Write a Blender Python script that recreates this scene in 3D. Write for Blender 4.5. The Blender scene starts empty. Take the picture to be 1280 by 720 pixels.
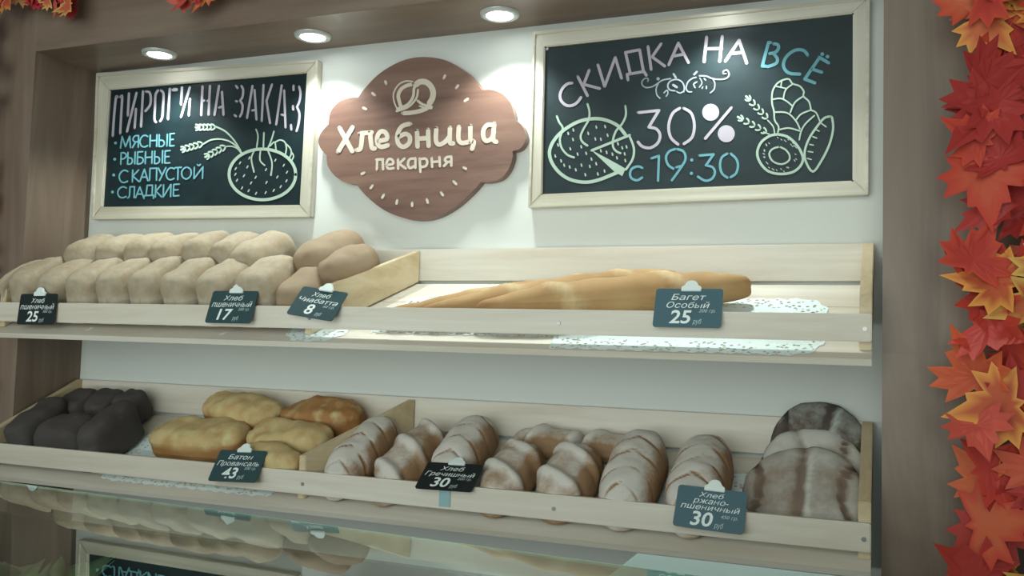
import bpy, bmesh, math, random
from mathutils import Vector, Matrix, noise
sc = bpy.context.scene
COL = sc.collection
pi = math.pi

# ------------------------------------------------------------------ camera
F_PX = 1155.344
YAW, PITCH, ROLL = 0.3832, 0.0623, 0.0293
_cy, _sy, _cp, _sp = math.cos(YAW), math.sin(YAW), math.cos(PITCH), math.sin(PITCH)
FW = Vector((-_sy*_cp, _cy*_cp, _sp))
_r = Vector((_cy, _sy, 0)); _u = _r.cross(FW)
RT = math.cos(ROLL)*_r + math.sin(ROLL)*_u
UP = -math.sin(ROLL)*_r + math.cos(ROLL)*_u
EYE = Vector((0, -1.8, 0))
cam_d = bpy.data.cameras.new('camera')
cam_d.sensor_width = 36
cam_d.lens = 36*F_PX/1280
cam_d.clip_start = 0.02
cam = bpy.data.objects.new('camera', cam_d)
M = Matrix((RT, UP, -FW)).transposed().to_4x4(); M.translation = EYE
cam.matrix_world = M
COL.objects.link(cam); sc.camera = cam

# ------------------------------------------------------------------ exposure / world / room lights
sc.view_settings.view_transform = 'Standard'
sc.view_settings.look = 'None'
sc.view_settings.exposure = 0.0
sc.view_settings.gamma = 1.0
sc.view_settings.use_curve_mapping = False
SPOT_W = 18.0
ROOM_W = 26.0
FRONT_FILL_W = 100.0
CASE_FILL_W = 6.0
WORLD_S = 0.19
ROOM_COL = (0.88, 1.0, 0.95)
SPOT_COL = (0.88, 1.0, 0.96)

w = bpy.data.worlds.new('world'); sc.world = w; w.use_nodes = True
w.node_tree.nodes['Background'].inputs[0].default_value = (0.9, 1.0, 0.97, 1)
w.node_tree.nodes['Background'].inputs[1].default_value = WORLD_S

def area(name, loc, target, size, size_y, watts, col):
    d = bpy.data.lights.new(name, 'AREA'); d.shape = 'RECTANGLE'
    d.size = size; d.size_y = size_y; d.energy = watts; d.color = col
    o = bpy.data.objects.new(name, d); o.location = loc
    o.rotation_euler = (Vector(target)-Vector(loc)).to_track_quat('-Z', 'Y').to_euler()
    COL.objects.link(o); return o
area('room_ceiling_light', (-0.8, -3.6, 1.6), (-0.9, 0.1, 0.0), 2.8, 1.0, ROOM_W, ROOM_COL)
area('frontal_fill_light', (-0.8, -4.8, 0.15), (-0.8, 0.2, 0.05), 4.2, 2.2, FRONT_FILL_W, ROOM_COL)  # added soft frontal fill, brightens the wall under the trays

# ------------------------------------------------------------------ constants of the place (metres, z = 0 at eye height)
XL, XR, ZS = -2.2438, -0.0022, 0.7968       # niche jambs, soffit
YF, YB = 0.0861, 0.3104                     # niche front plane, white back wall
LIPZ = (0.0771, -0.2999); LIPH = 0.0514     # tops of the two front lips
FLOOR_Z = -1.5
SL = 0.52; TH = math.atan(SL)               # slope of the tray floors
S_DIR = Vector((0, math.cos(TH), math.sin(TH)))
N_DIR = Vector((0, -math.sin(TH), math.cos(TH)))
ORG = (Vector((0, -0.012, -0.006)), Vector((0, -0.012, -0.383)))
def tray(k, x, s, n): return ORG[k] + Vector((x, 0, 0)) + S_DIR*s + N_DIR*n
def ray(px, py): return FW + RT*((px-640)/F_PX) + UP*((360-py)/F_PX)
def hit(px, py, n, c):
    d = ray(px, py); return EYE + d*((c - EYE.dot(n))/d.dot(n))
def on_wall(px, py, y): return hit(px, py, Vector((0, 1, 0)), y)
def on_tray(px, py, k, n):
    P = hit(px, py, N_DIR, ORG[k].dot(N_DIR)+n); return P.x, (P-ORG[k]).dot(S_DIR)

# ------------------------------------------------------------------ material helpers
def mat(name, col, rough=0.6, spec=0.4, metal=0.0):
    m = bpy.data.materials.new(name); m.use_nodes = True
    b = m.node_tree.nodes['Principled BSDF']
    b.inputs['Base Color'].default_value = (*col, 1); b.inputs['Roughness'].default_value = rough
    b.inputs['Specular IOR Level'].default_value = spec; b.inputs['Metallic'].default_value = metal
    return m
def srgb(r, g, b):
    f = lambda c: (c/12.92 if c <= .04045 else ((c+.055)/1.055)**2.4)
    return (f(r/255), f(g/255), f(b/255))
def nd(m, t, **kw):
    n = m.node_tree.nodes.new(t)
    for k, v in kw.items():
        if k in n.inputs.keys(): n.inputs[k].default_value = v
        else: setattr(n, k, v)
    return n
def lk(m, a, b): m.node_tree.links.new(a, b)
def ramp(m, fac, stops):
    r = nd(m, 'ShaderNodeValToRGB'); e = r.color_ramp.elements
    while len(e) < len(stops): e.new(0.5)
    for x, (p, c) in zip(e, stops): x.position = p; x.color = (*c, 1)
    lk(m, fac, r.inputs[0]); return r
def bump(m, h, strength=.3, dist=.002):
    b = nd(m, 'ShaderNodeBump', Strength=strength, Distance=dist)
    lk(m, h, b.inputs['Height']); lk(m, b.outputs[0], m.node_tree.nodes['Principled BSDF'].inputs['Normal'])
def wood(name, c1, c2, c3, scale, rough=.45, spec=.4):
    m = mat(name, c2, rough, spec); B = m.node_tree.nodes['Principled BSDF']
    tc = nd(m, 'ShaderNodeTexCoord'); mp = nd(m, 'ShaderNodeMapping'); mp.inputs['Scale'].default_value = scale
    lk(m, tc.outputs['Object'], mp.inputs[0])
    n1 = nd(m, 'ShaderNodeTexNoise', Scale=1.0, Detail=6.0, Roughness=.65, Distortion=.6); lk(m, mp.outputs[0], n1.inputs['Vector'])
    r = ramp(m, n1.outputs[0], [(.3, c1), (.5, c2), (.7, c3)]); lk(m, r.outputs[0], B.inputs['Base Color'])
    bump(m, n1.outputs[0], .12, .001); return m
BR1, BR2, BR3 = srgb(108, 90, 77), srgb(125, 107, 93), srgb(141, 124, 110)
M_POST = wood('brown_wood_upright', BR1, BR2, BR3, (9, 9, 0.9))
M_HEAD = wood('brown_wood_level', BR1, BR2, BR3, (0.9, 9, 9), rough=.38)
PA1, PA2, PA3 = srgb(196, 184, 166), srgb(209, 200, 186), srgb(218, 212, 200)
M_PALE = wood('pale_wood_level', PA1, PA2, PA3, (1.4, 22, 22))
M_PALEY = wood('pale_wood_depth', srgb(180, 158, 122), srgb(196, 177, 143), srgb(205, 190, 160), (22, 1.6, 22))
M_FRAME = wood('frame_wood_level', srgb(176, 168, 148), srgb(193, 187, 170), srgb(206, 201, 188), (1.6, 26, 26), rough=.35)
M_FRAMEV = wood('frame_wood_upright', srgb(182, 175, 156), srgb(197, 191, 176), srgb(209, 204, 192), (26, 26, 1.6), rough=.35)
M_WALL = mat('white_wall_paint', srgb(214, 216, 211), .55, .3)
_t = nd(M_WALL, 'ShaderNodeTexNoise', Scale=180.0, Detail=3.0); bump(M_WALL, _t.outputs[0], .05, .0008)
M_FLOOR = mat('floor_tile', srgb(120, 112, 104), .5)
M_CEIL = mat('ceiling_paint', srgb(190, 190, 186), .8)
M_SLATE = mat('chalkboard_slate', srgb(28, 45, 50), .45, .28)
_t = nd(M_SLATE, 'ShaderNodeTexNoise', Scale=7.0, Detail=5.0)
_r2 = ramp(M_SLATE, _t.outputs[0], [(.3, srgb(17, 31, 35)), (.7, srgb(26, 43, 47))]); lk(M_SLATE, _r2.outputs[0], M_SLATE.node_tree.nodes['Principled BSDF'].inputs['Base Color'])
def chalk(name, c):
    m = mat(name, c, .9, .1); t = nd(m, 'ShaderNodeTexNoise', Scale=260.0, Detail=3.0)
    r = ramp(m, t.outputs[0], [(.3, tuple(x*.72 for x in c)), (.6, c)]); lk(m, r.outputs[0], m.node_tree.nodes['Principled BSDF'].inputs['Base Color']); return m
M_CHPINK = chalk('lilac_chalk', srgb(184, 175, 186))
M_CHGREY = chalk('grey_lilac_chalk', srgb(148, 156, 162))
M_CHBLUE = chalk('blue_chalk', srgb(112, 166, 178))
M_CHMINT = chalk('mint_chalk', srgb(176, 195, 180))
M_WHITEP = mat('white_plastic', srgb(224, 232, 228), .35)
M_METAL = mat('brushed_metal', srgb(150, 150, 148), .35, .5, .8)
M_LAMPRING = mat('lamp_ring_enamel', srgb(205, 210, 208), .3, .5, .3)
M_TAGK = mat('tag_black', srgb(22, 31, 33), .4, .5)
M_TAGG = mat('tag_green_grey', srgb(44, 70, 74), .4, .5)
M_TAGB = mat('tag_blue_grey', srgb(66, 96, 106), .4, .5)
M_TEXT = mat('white_print', srgb(226, 234, 230), .6)
M_GREYT = mat('grey_print', srgb(184, 200, 200), .6)
M_LOGOTXT = mat('beige_inlay', srgb(206, 192, 176), .55)
m = wood('sign_wood', srgb(98, 70, 62), srgb(122, 92, 80), srgb(140, 110, 96), (1.2, 9, 14), rough=.38, spec=.45); M_SIGN = m
M_EMIT = mat('lamp_glow', (1, 1, 1)); _b = M_EMIT.node_tree.nodes['Principled BSDF']
_b.inputs['Emission Color'].default_value = (.93, 1, .98, 1); _b.inputs['Emission Strength'].default_value = 14
# lace paper: holes let the shelf show through
M_LACE = mat('lace_paper', srgb(224, 236, 234), .8, .2)
def lace():
    m = M_LACE; tr = m.node_tree; out = tr.nodes['Material Output']; B = tr.nodes['Principled BSDF']
    at = nd(m, 'ShaderNodeAttribute', attribute_name='rim'); tc = nd(m, 'ShaderNodeTexCoord')
    v = nd(m, 'ShaderNodeTexVoronoi', Scale=95.0); lk(m, tc.outputs['Object'], v.inputs['Vector'])
    lt = nd(m, 'ShaderNodeMath', operation='LESS_THAN'); lt.inputs[1].default_value = .33; lk(m, v.outputs['Distance'], lt.inputs[0])
    mu = nd(m, 'ShaderNodeMath', operation='MULTIPLY'); lk(m, lt.outputs[0], mu.inputs[0]); lk(m, at.outputs['Fac'], mu.inputs[1])
    tp = nd(m, 'ShaderNodeBsdfTransparent'); mx = nd(m, 'ShaderNodeMixShader')
    lk(m, mu.outputs[0], mx.inputs[0]); lk(m, B.outputs[0], mx.inputs[1]); lk(m, tp.outputs[0], mx.inputs[2]); lk(m, mx.outputs[0], out.inputs[0])
lace()
# clear counter glass: thin-pane fresnel mix
M_GLASS = bpy.data.materials.new('counter_glass'); M_GLASS.use_nodes = True
def glass():
    m = M_GLASS; tr = m.node_tree; tr.nodes.remove(tr.nodes['Principled BSDF']); out = tr.nodes['Material Output']
    f0 = nd(m, 'ShaderNodeFresnel', IOR=1.52); ge = nd(m, 'ShaderNodeNewGeometry'); f = nd(m, 'ShaderNodeMapRange'); f.inputs[3].default_value = 1; f.inputs[4].default_value = 0; lk(m, ge.outputs['Backfacing'], f.inputs[0])
    f1 = nd(m, 'ShaderNodeMath', operation='MULTIPLY'); lk(m, f.outputs[0], f1.inputs[0]); lk(m, f0.outputs[0], f1.inputs[1]); f = nd(m, 'ShaderNodeMath', operation='MULTIPLY', use_clamp=True); lk(m, f1.outputs[0], f.inputs[0]); f.inputs[1].default_value = 1.35; t = nd(m, 'ShaderNodeBsdfTransparent'); t.inputs[0].default_value = (.74, .80, .77, 1)
    g = nd(m, 'ShaderNodeBsdfGlossy', Roughness=0.0); g.inputs[0].default_value = (.84, .88, .86, 1)
    mx = nd(m, 'ShaderNodeMixShader'); lk(m, f.outputs[0], mx.inputs[0]); lk(m, t.outputs[0], mx.inputs[1]); lk(m, g.outputs[0], mx.inputs[2]); lk(m, mx.outputs[0], out.inputs[0])
glass()
M_GEDGE = mat('polished_glass_edge', srgb(196, 226, 216), .2, .6)
M_CASE = mat('case_grey_enamel', srgb(110, 112, 106), .5)
M_CASEIN = mat('case_inner_enamel', srgb(44, 45, 39), .6)
M_APPL = mat('mint_white_enamel', srgb(196, 226, 222), .28, .5)

def crust(name, base, dark, flour, flour_lo, flour_hi, nscale=26.0, bump_s=.35):
    """baked crust: 'flour' vertex mask x noise picks flour over crust; 'bake' mask darkens towards the tin line"""
    m = mat(name, base, .75, .25); B = m.node_tree.nodes['Principled BSDF']
    tc = nd(m, 'ShaderNodeTexCoord')
    n1 = nd(m, 'ShaderNodeTexNoise', Scale=nscale, Detail=7.0, Roughness=.7); lk(m, tc.outputs['Object'], n1.inputs['Vector'])
    n2 = nd(m, 'ShaderNodeTexNoise', Scale=9.0, Detail=3.0); lk(m, tc.outputs['Object'], n2.inputs['Vector'])
    ab = nd(m, 'ShaderNodeAttribute', attribute_name='bake'); af = nd(m, 'ShaderNodeAttribute', attribute_name='flour')
    ad = nd(m, 'ShaderNodeMath', operation='ADD'); lk(m, ab.outputs['Fac'], ad.inputs[0])
    sub = nd(m, 'ShaderNodeMath', operation='MULTIPLY_ADD'); sub.inputs[1].default_value = .9; sub.inputs[2].default_value = -.45; lk(m, n2.outputs[0], sub.inputs[0])
    lk(m, sub.outputs[0], ad.inputs[1])
    r1 = ramp(m, ad.outputs[0], [(.05, base), (.95, dark)])
    fa = nd(m, 'ShaderNodeMath', operation='MULTIPLY_ADD'); fa.inputs[1].default_value = 1.1; fa.inputs[2].default_value = -.55; lk(m, n1.outputs[0], fa.inputs[0])
    f2 = nd(m, 'ShaderNodeMath', operation='ADD'); lk(m, fa.outputs[0], f2.inputs[0]); lk(m, af.outputs['Fac'], f2.inputs[1])
    mr = nd(m, 'ShaderNodeMapRange'); mr.inputs[1].default_value = flour_lo; mr.inputs[2].default_value = flour_hi; lk(m, f2.outputs[0], mr.inputs[0])
    mx = nd(m, 'ShaderNodeMix', data_type='RGBA'); lk(m, mr.outputs[0], mx.inputs[0]); lk(m, r1.outputs[0], mx.inputs[6]); mx.inputs[7].default_value = (*flour, 1)
    lk(m, mx.outputs[2], B.inputs['Base Color'])
    bump(m, n1.outputs[0], bump_s, .003); return m
M_TIN = crust('pale_tin_bread_crust', srgb(158, 140, 114), srgb(120, 94, 70), srgb(182, 173, 158), .30, .95, 34, .5)
M_CIAB = crust('ciabatta_crust', srgb(157, 138, 114), srgb(130, 103, 79), srgb(172, 160, 141), .5, 1.2)
M_BAG = crust('baguette_crust', srgb(186, 153, 108), srgb(146, 102, 62), srgb(206, 184, 146), .45, 1.2, 40)
M_BLACK = crust('black_rye_crust', srgb(80, 74, 71), srgb(60, 55, 53), srgb(104, 98, 94), .5, 1.2, 30)
M_BATON = crust('herb_baton_crust', srgb(194, 160, 108), srgb(150, 100, 56), srgb(206, 190, 142), .25, .95, 38, .8)
M_FLOURY = crust('floury_buckwheat_crust', srgb(164, 132, 100), srgb(128, 94, 66), srgb(204, 197, 188), .15, .62, 34)
M_ROUND = crust('rye_wheat_round_crust', srgb(150, 130, 113), srgb(98, 82, 71), srgb(198, 194, 186), .3, .75, 10)
M_ROUNDK = crust('dark_rye_round_crust', srgb(104, 92, 84), srgb(58, 52, 50), srgb(178, 182, 174), .42, .85, 18)

# leaves with a colour of their own per leaf
M_LEAF = mat('maple_leaf_fabric', srgb(190, 60, 40), .6, .3)
def leafm():
    m = M_LEAF; B = m.node_tree.nodes['Principled BSDF']
    a = nd(m, 'ShaderNodeAttribute', attribute_name='leafcol'); lk(m, a.outputs['Color'], B.inputs['Base Color'])
    tc = nd(m, 'ShaderNodeTexCoord'); n = nd(m, 'ShaderNodeTexNoise', Scale=60.0, Detail=4.0); lk(m, tc.outputs['Object'], n.inputs['Vector']); bump(m, n.outputs[0], .3, .002)
leafm()
M_STEM = mat('garland_stem', srgb(74, 70, 52), .8)
M_LETT = mat('lettuce_leaf', srgb(158, 176, 128), .5, .4)

# ------------------------------------------------------------------ object helpers
def link(o, parent=None):
    COL.objects.link(o)
    if parent is not None:
        o.parent = parent
    return o
def tag(o, label, cat, group=None, kind=None):
    if label: o['label'] = label
    if cat: o['category'] = cat
    if group: o['group'] = group
    if kind: o['kind'] = kind
    return o
def thing(name, label, cat, loc=(0, 0, 0), group=None):
    o = bpy.data.objects.new(name, None); o.empty_display_size = .03; o.location = loc
    link(o); tag(o, label, cat, group); return o
def obj(name, me_or_bm, m, parent=None, smooth=False):
    """verts are world coordinates; a child is stored relative to its thing's base"""
    if isinstance(me_or_bm, bmesh.types.BMesh):
        me = bpy.data.meshes.new(name); me_or_bm.normal_update(); me_or_bm.to_mesh(me); me_or_bm.free()
    else: me = me_or_bm
    if not isinstance(m, (list, tuple)): m = [m]
    for q in m: me.materials.append(q)
    if smooth:
        for p in me.polygons: p.use_smooth = True
    o = bpy.data.objects.new(name, me); link(o, parent)
    if parent is not None:
        p = parent; off = Vector((0, 0, 0))
        while p is not None: off += Vector(p.location); p = p.parent
        me.transform(Matrix.Translation(-off))
    else:                                             # origin at the thing's own base
        xs = [v.co for v in me.vertices]
        if xs:
            c = Vector((sum(v.x for v in xs)/len(xs), sum(v.y for v in xs)/len(xs), min(v.z for v in xs)))
            me.transform(Matrix.Translation(-c)); o.location = c
    return o
def add_box(bm, x0, x1, y0, y1, z0, z1):
    v = [bm.verts.new((x, y, z)) for x in (x0, x1) for y in (y0, y1) for z in (z0, z1)]
    for f in ((0, 1, 3, 2), (4, 6, 7, 5), (0, 4, 5, 1), (2, 3, 7, 6), (0, 2, 6, 4), (1, 5, 7, 3)): bm.faces.new([v[i] for i in f])
def box(x0, x1, y0, y1, z0, z1, bev=0.0):
    bm = bmesh.new(); add_box(bm, x0, x1, y0, y1, z0, z1)
    if bev: bmesh.ops.bevel(bm, geom=bm.edges[:], offset=bev, segments=2, affect='EDGES')
    return bm
def prism(pts, vec, bev=0.0):
    """extrude a planar world-space polygon along vec"""
    bm = bmesh.new(); vec = Vector(vec)
    a = [bm.verts.new(p) for p in pts]; b = [bm.verts.new(Vector(p)+vec) for p in pts]
    n = len(pts); bm.faces.new(a); bm.faces.new(b[::-1])
    for i in range(n): bm.faces.new((a[i], b[i], b[(i+1) % n], a[(i+1) % n]))
    bmesh.ops.recalc_face_normals(bm, faces=bm.faces[:])
    if bev: bmesh.ops.bevel(bm, geom=bm.edges[:], offset=bev, segments=2, affect='EDGES')
    return bm
def cyl(c, ax, r, h, n=20):
    bm = bmesh.new(); ax = Vector(ax).normalized()
    bmesh.ops.create_cone(bm, cap_ends=True, segments=n, radius1=r, radius2=r, depth=h)
    bm.transform(Matrix.Translation(Vector(c)) @ ax.to_track_quat('Z', 'Y').to_matrix().to_4x4()); return bm
def tube(bm, pts, r, n=6):
    pts = [Vector(p) for p in pts]; rings = []
    for i, p in enumerate(pts):
        d = (pts[min(i+1, len(pts)-1)]-pts[max(i-1, 0)]).normalized()
        a = d.orthogonal().normalized(); b = d.cross(a)
        rings.append([bm.verts.new(p+(a*math.cos(2*pi*k/n)+b*math.sin(2*pi*k/n))*r) for k in range(n)])
    for q, s in zip(rings, rings[1:]):
        for k in range(n): bm.faces.new((q[k], q[(k+1) % n], s[(k+1) % n], s[k]))
    bm.faces.new(rings[0][::-1]); bm.faces.new(rings[-1])
def catmull(P, closed=False, n=6):
    P = [Vector(p) for p in P]; out = []; L = len(P)
    for i in range(L if closed else L-1):
        g = (lambda k: P[k % L]) if closed else (lambda k: P[max(0, min(L-1, k))])
        a, b, c, d = g(i-1), g(i), g(i+1), g(i+2)
        for t in range(n):
            u = t/n
            out.append(.5*((2*b)+(c-a)*u+(2*a-5*b+4*c-d)*u*u+(3*b-a-3*c+d)*u**3))
    if not closed: out.append(P[-1])
    return out

# ================================================================== the setting
def structure(name, bm, m): return tag(obj(name, bm, m), None, None, kind='structure')
structure('wall_back', box(XL-.2, XR+.2, YB, YB+.1, FLOOR_Z, ZS+.1), M_WALL)
structure('wall_left', box(-3.6, XL, YF, YB, FLOOR_Z, 1.4), M_POST)
structure('wall_right', box(XR, 1.6, YF, YB, FLOOR_Z, 1.4), M_POST)
structure('wall_top', box(XL, XR, YF, YB, ZS, 1.4), M_HEAD)
structure('floor', box(-3.6, 1.6, -5.0, YB+.1, FLOOR_Z-.1, FLOOR_Z), M_FLOOR)
structure('ceiling', box(-3.6, 1.6, -5.0, YB+.1, 1.8, 1.9), M_CEIL)
structure('wall_upper', box(-3.6, 1.6, YF, YB, 1.4, 1.8), M_WALL)

# ---- recessed downlights in the soffit
def downlight(x, label):
    y = .203
    t = thing('downlight', label, 'ceiling lamp', (x, y, ZS), 'downlights in the niche soffit')
    bm = bmesh.new(); prof = [(.030, -.001), (.033, -.007), (.040, -.009), (.0465, -.006), (.048, 0)]; n = 40; rings = []
    for r, z in prof: rings.append([bm.verts.new((x+r*math.cos(2*pi*k/n), y+r*math.sin(2*pi*k/n), ZS+z)) for k in range(n)])
    for a, b in zip(rings, rings[1:]):
        for k in range(n): bm.faces.new((a[k], a[(k+1) % n], b[(k+1) % n], b[k]))
    obj('lamp_ring', bm, M_LAMPRING, t, True)
    obj('lamp_lens', cyl((x, y, ZS-.0035), (0, 0, 1), .0325, .006, 32), M_EMIT, t)
    d = bpy.data.lights.new('downlight_beam', 'SPOT'); d.energy = SPOT_W; d.color = SPOT_COL; d.spot_size = math.radians(112); d.spot_blend = .6; d.shadow_soft_size = .03
    o = bpy.data.objects.new('downlight_beam', d); o.location = (0, 0, -.012); link(o, t)
downlight(-1.903, 'leftmost lit round downlight in the soffit, above the pie-order chalkboard')
downlight(-1.391, 'round white recessed downlight between the pie-order chalkboard and the wooden bakery sign')
downlight(-.860, 'round white recessed downlight between the bakery sign and the discount chalkboard')
downlight(-.345, 'round recessed downlight out of frame above the discount chalkboard')

# ================================================================== tilted bread trays
def bread_tray(k, label):
    z = LIPZ[k]; dz = z-LIPZ[0]; x0, x1 = -2.236, -.0195
    t = thing('bread_tray', label, 'shelf', (-1.12, .15, ORG[k].z), 'tilted wooden bread trays')
    # floor of three planks with narrow grooves
    bm = bmesh.new(); Ls = .338; edges = [0, .112, .225, Ls]
    for a, b in zip(edges, edges[1:]):
        pts = [tray(k, x0, a+.001, -.014), tray(k, x0, b-.001, -.014), tray(k, x0, b-.001, 0), tray(k, x0, a+.001, 0)]
        q = prism(pts, (x1-x0, 0, 0)); me = bpy.data.meshes.new('q'); q.to_mesh(me); q.free(); bm.from_mesh(me); bpy.data.meshes.remove(me)
    obj('tray_floor', bm, M_PALE, t)
    obj('front_lip', box(x0, x1, 0, .016, z-LIPH, z, .002), M_PALE, t)
    obj('back_board', box(x0+.02, x1-.02, .292, YB-.001, .158+dz, .239+dz, .0015), M_PALE, t)
    def side(xa, xb, name='side_panel'):
        pts = [(xa, .0165, .010+dz), (xa, .0165, .112+dz), (xa, .03, .119+dz), (xa, .292, .239+dz), (xa, YB-.001, .239+dz), (xa, YB-.001, .165+dz), (xa, .29, .163+dz)]
        return obj(name, prism(pts, (xb-xa, 0, 0), .0015), M_PALEY, t)
    side(x1-.022, x1); side(x0, x0+.022)
    # loose divider, its front end nearer the left
    xf, xb, th = -1.25, -1.115, .018
    dv = [(xf, .018, .012+dz), (xf, .018, .110+dz), (xb, .288, .234+dz), (xb, .288, .155+dz)]
    obj('divider', prism(dv, (th, 0, 0), .0015), M_PALEY, t)
    for x in (x1-.012, -1.225, -.62): obj('screw', cyl((x, -.0004, z-.028), (0, 1, 0), .0042, .003, 14), M_METAL, t)
    return t
bread_tray(0, 'upper tilted pale wooden bread tray holding white loaves and baguettes')
bread_tray(1, 'lower tilted pale wooden bread tray holding black, golden and floury loaves')

# ================================================================== lace paper doilies lying in the trays
def doily(k, x0, x1, s0, s1, label, rc=.06, cut=None):
    bm = bmesh.new(); per = []
    def corner(cx, cs, a0):
        for i in range(9):
            a = a0+pi/2*i/8; per.append((cx+rc*math.cos(a), cs+rc*math.sin(a)))
    corner(x1-rc, s1-rc, 0); corner(x0+rc, s1-rc, pi/2); corner(x0+rc, s0+rc, pi); corner(x1-rc, s0+rc, 1.5*pi)
    P = []
    for (a, b), (c, d) in zip(per, per[1:]+per[:1]):
        n = max(1, int(math.hypot(c-a, d-b)/.009))
        for i in range(n): P.append((a+(c-a)*i/n, b+(d-b)*i/n))
    cx, cs = (x0+x1)/2, (s0+s1)/2; hx, hs = (x1-x0)/2, (s1-s0)/2
    lay = bm.verts.layers.float.new('rim'); rings = []
    for ins, rim in ((0, .0), (.006, 1), (.022, 1), (.042, 1), (.05, 0)):
        ring = []
        for i, (x, s) in enumerate(P):
            fx = 1-ins/hx; fs = 1-ins/hs; e = (.0035*math.sin(i*1.6) if ins == 0 else 0)
            if cut and x < cut: s = max(s, s0+.05)
            v = bm.verts.new(tray(k, cx+(x-cx)*fx+(e*(1 if x > cx else -1)), cs+(s-cs)*fs+(e*(1 if s > cs else -1)), .0012)); v[lay] = rim; ring.append(v)
        rings.append(ring)
    n = len(P)
    for a, b in zip(rings, rings[1:]):
        for i in range(n): bm.faces.new((a[i], a[(i+1) % n], b[(i+1) % n], b[i]))
    bm.faces.new(rings[-1])
    bmesh.ops.recalc_face_normals(bm, faces=bm.faces[:])
    return tag(obj('lace_doily', bm, M_LACE), label, 'paper doily', 'lace paper doilies in the trays')
doily(0, -1.085, -.105, .006, .262, 'large white lace paper doily under the baguettes on the upper tray', cut=-.64)
doily(0, -1.305, -1.145, .004, .15, 'small white lace doily poking out below the lip near the tag 8')
doily(1, -1.87, -1.30, .03, .30, 'white lace paper doily under the golden herb batons on the lower tray')
doily(1, -1.08, -.21, .055, .27, 'long white lace paper doily under the floury loaves on the lower tray')

# ================================================================== breads
def sg(v, p): return math.copysign(abs(v)**p, v)
def loaf_bm(L, W, H, seed, n_end=4.0, ps=.7, zc=.4, pb=.35, pt=.9, amp=.006, mushroom=0.0, fn=None, NU=30, NV=36, bend=0.0, toe=0.0):
    """x across, y along, z up; fn(u, x, y, z) -> (lift, flour, bake)"""
    bm = bmesh.new(); lf = bm.verts.layers.float.new('flour'); lb = bm.verts.layers.float.new('bake'); rings = []
    off = Vector((seed*7.31, seed*3.17, seed*1.7))
    for i in range(NU+1):
        u = -math.cos(pi*i/NU); u = max(-.9995, min(.9995, u)); e = (1-abs(u)**n_end)**(1/n_end); ring = []
        for j in range(NV):
            t = 2*pi*j/NV; c, s = math.cos(t), math.sin(t)
            x = W/2*e*sg(c, ps); zz = H*zc
            z = zz+(H-zz)*(e**.7)*abs(s)**pt if s >= 0 else zz-zz*(e**.25)*abs(s)**pb
            if mushroom and s > -.2: x *= 1+mushroom*max(0, 1-((z/H-.62)/.3)**2)
            y = u*L/2
            lift, fl, bk = fn(u, x, y, z) if fn else (0, .5, 0)
            p = Vector((x, y, z)); nv = Vector((c*.7, u*.4, max(s, 0)))
            d = noise.noise(p*18+off)*amp+noise.noise(p*50+off)*amp*.3
            if s < -.5: d *= .2; lift = 0
            p = p+nv*(d+lift)
            p.x += bend*(u*u-.3)
            if u < 0: p.y -= toe*min(1, -u*1.6)*max(0, 1-z/(H*.55))**1.3
            p.z = max(p.z, 0)
            v = bm.verts.new(p); v[lf] = fl; v[lb] = bk; ring.append(v)
        rings.append(ring)
    for a, b in zip(rings, rings[1:]):
        for j in range(NV): bm.faces.new((a[j], a[(j+1) % NV], b[(j+1) % NV], b[j]))
    bm.faces.new(rings[0]); bm.faces.new(rings[-1][::-1])
    bmesh.ops.recalc_face_normals(bm, faces=bm.faces[:])
    return bm
def place(bm, P, ydir, zdir):
    """local y -> ydir, local z -> zdir; base centre at P"""
    y = Vector(ydir).normalized(); z = Vector(zdir).normalized(); x = y.cross(z).normalized(); z = x.cross(y)
    Mx = Matrix((x, y, z)).transposed().to_4x4(); Mx.translation = P
    bm.transform(Mx); return bm
def put(name, bm, m, P, ydir, zdir, label, cat, group):
    me = bpy.data.meshes.new(name); bm.to_mesh(me); bm.free(); me.materials.append(m)
    for p in me.polygons: p.use_smooth = True
    y = Vector(ydir).normalized(); z = Vector(zdir).normalized(); x = y.cross(z).normalized(); z = x.cross(y)
    Mx = Matrix((x, y, z)).transposed().to_4x4(); Mx.translation = P
    o = bpy.data.objects.new(name, me); o.matrix_world = Mx; link(o)
    return tag(o, label, cat, group)
def yawed(a, tilt=0.0):
    """direction in the tray plane, a from the slope towards +x"""
    return S_DIR*math.cos(a)+Vector((1, 0, 0))*math.sin(a)+N_DIR*tilt

def tin_fn(seed):
    def f(u, x, y, z):
        bk = .55*max(0, 1-abs(z/.13-.18)*5)+.25*max(0, (z/.13-.75))*2
        fl = .45+.35*max(0, 1-abs(z/.13-.42)*5)
        cr = math.exp(-((z/.125-.36)/.06)**2)*(1 if u < -.5 or abs(x) > .04 else 0)
        return -.0035*cr, fl-.25*cr, bk
    return f
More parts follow.
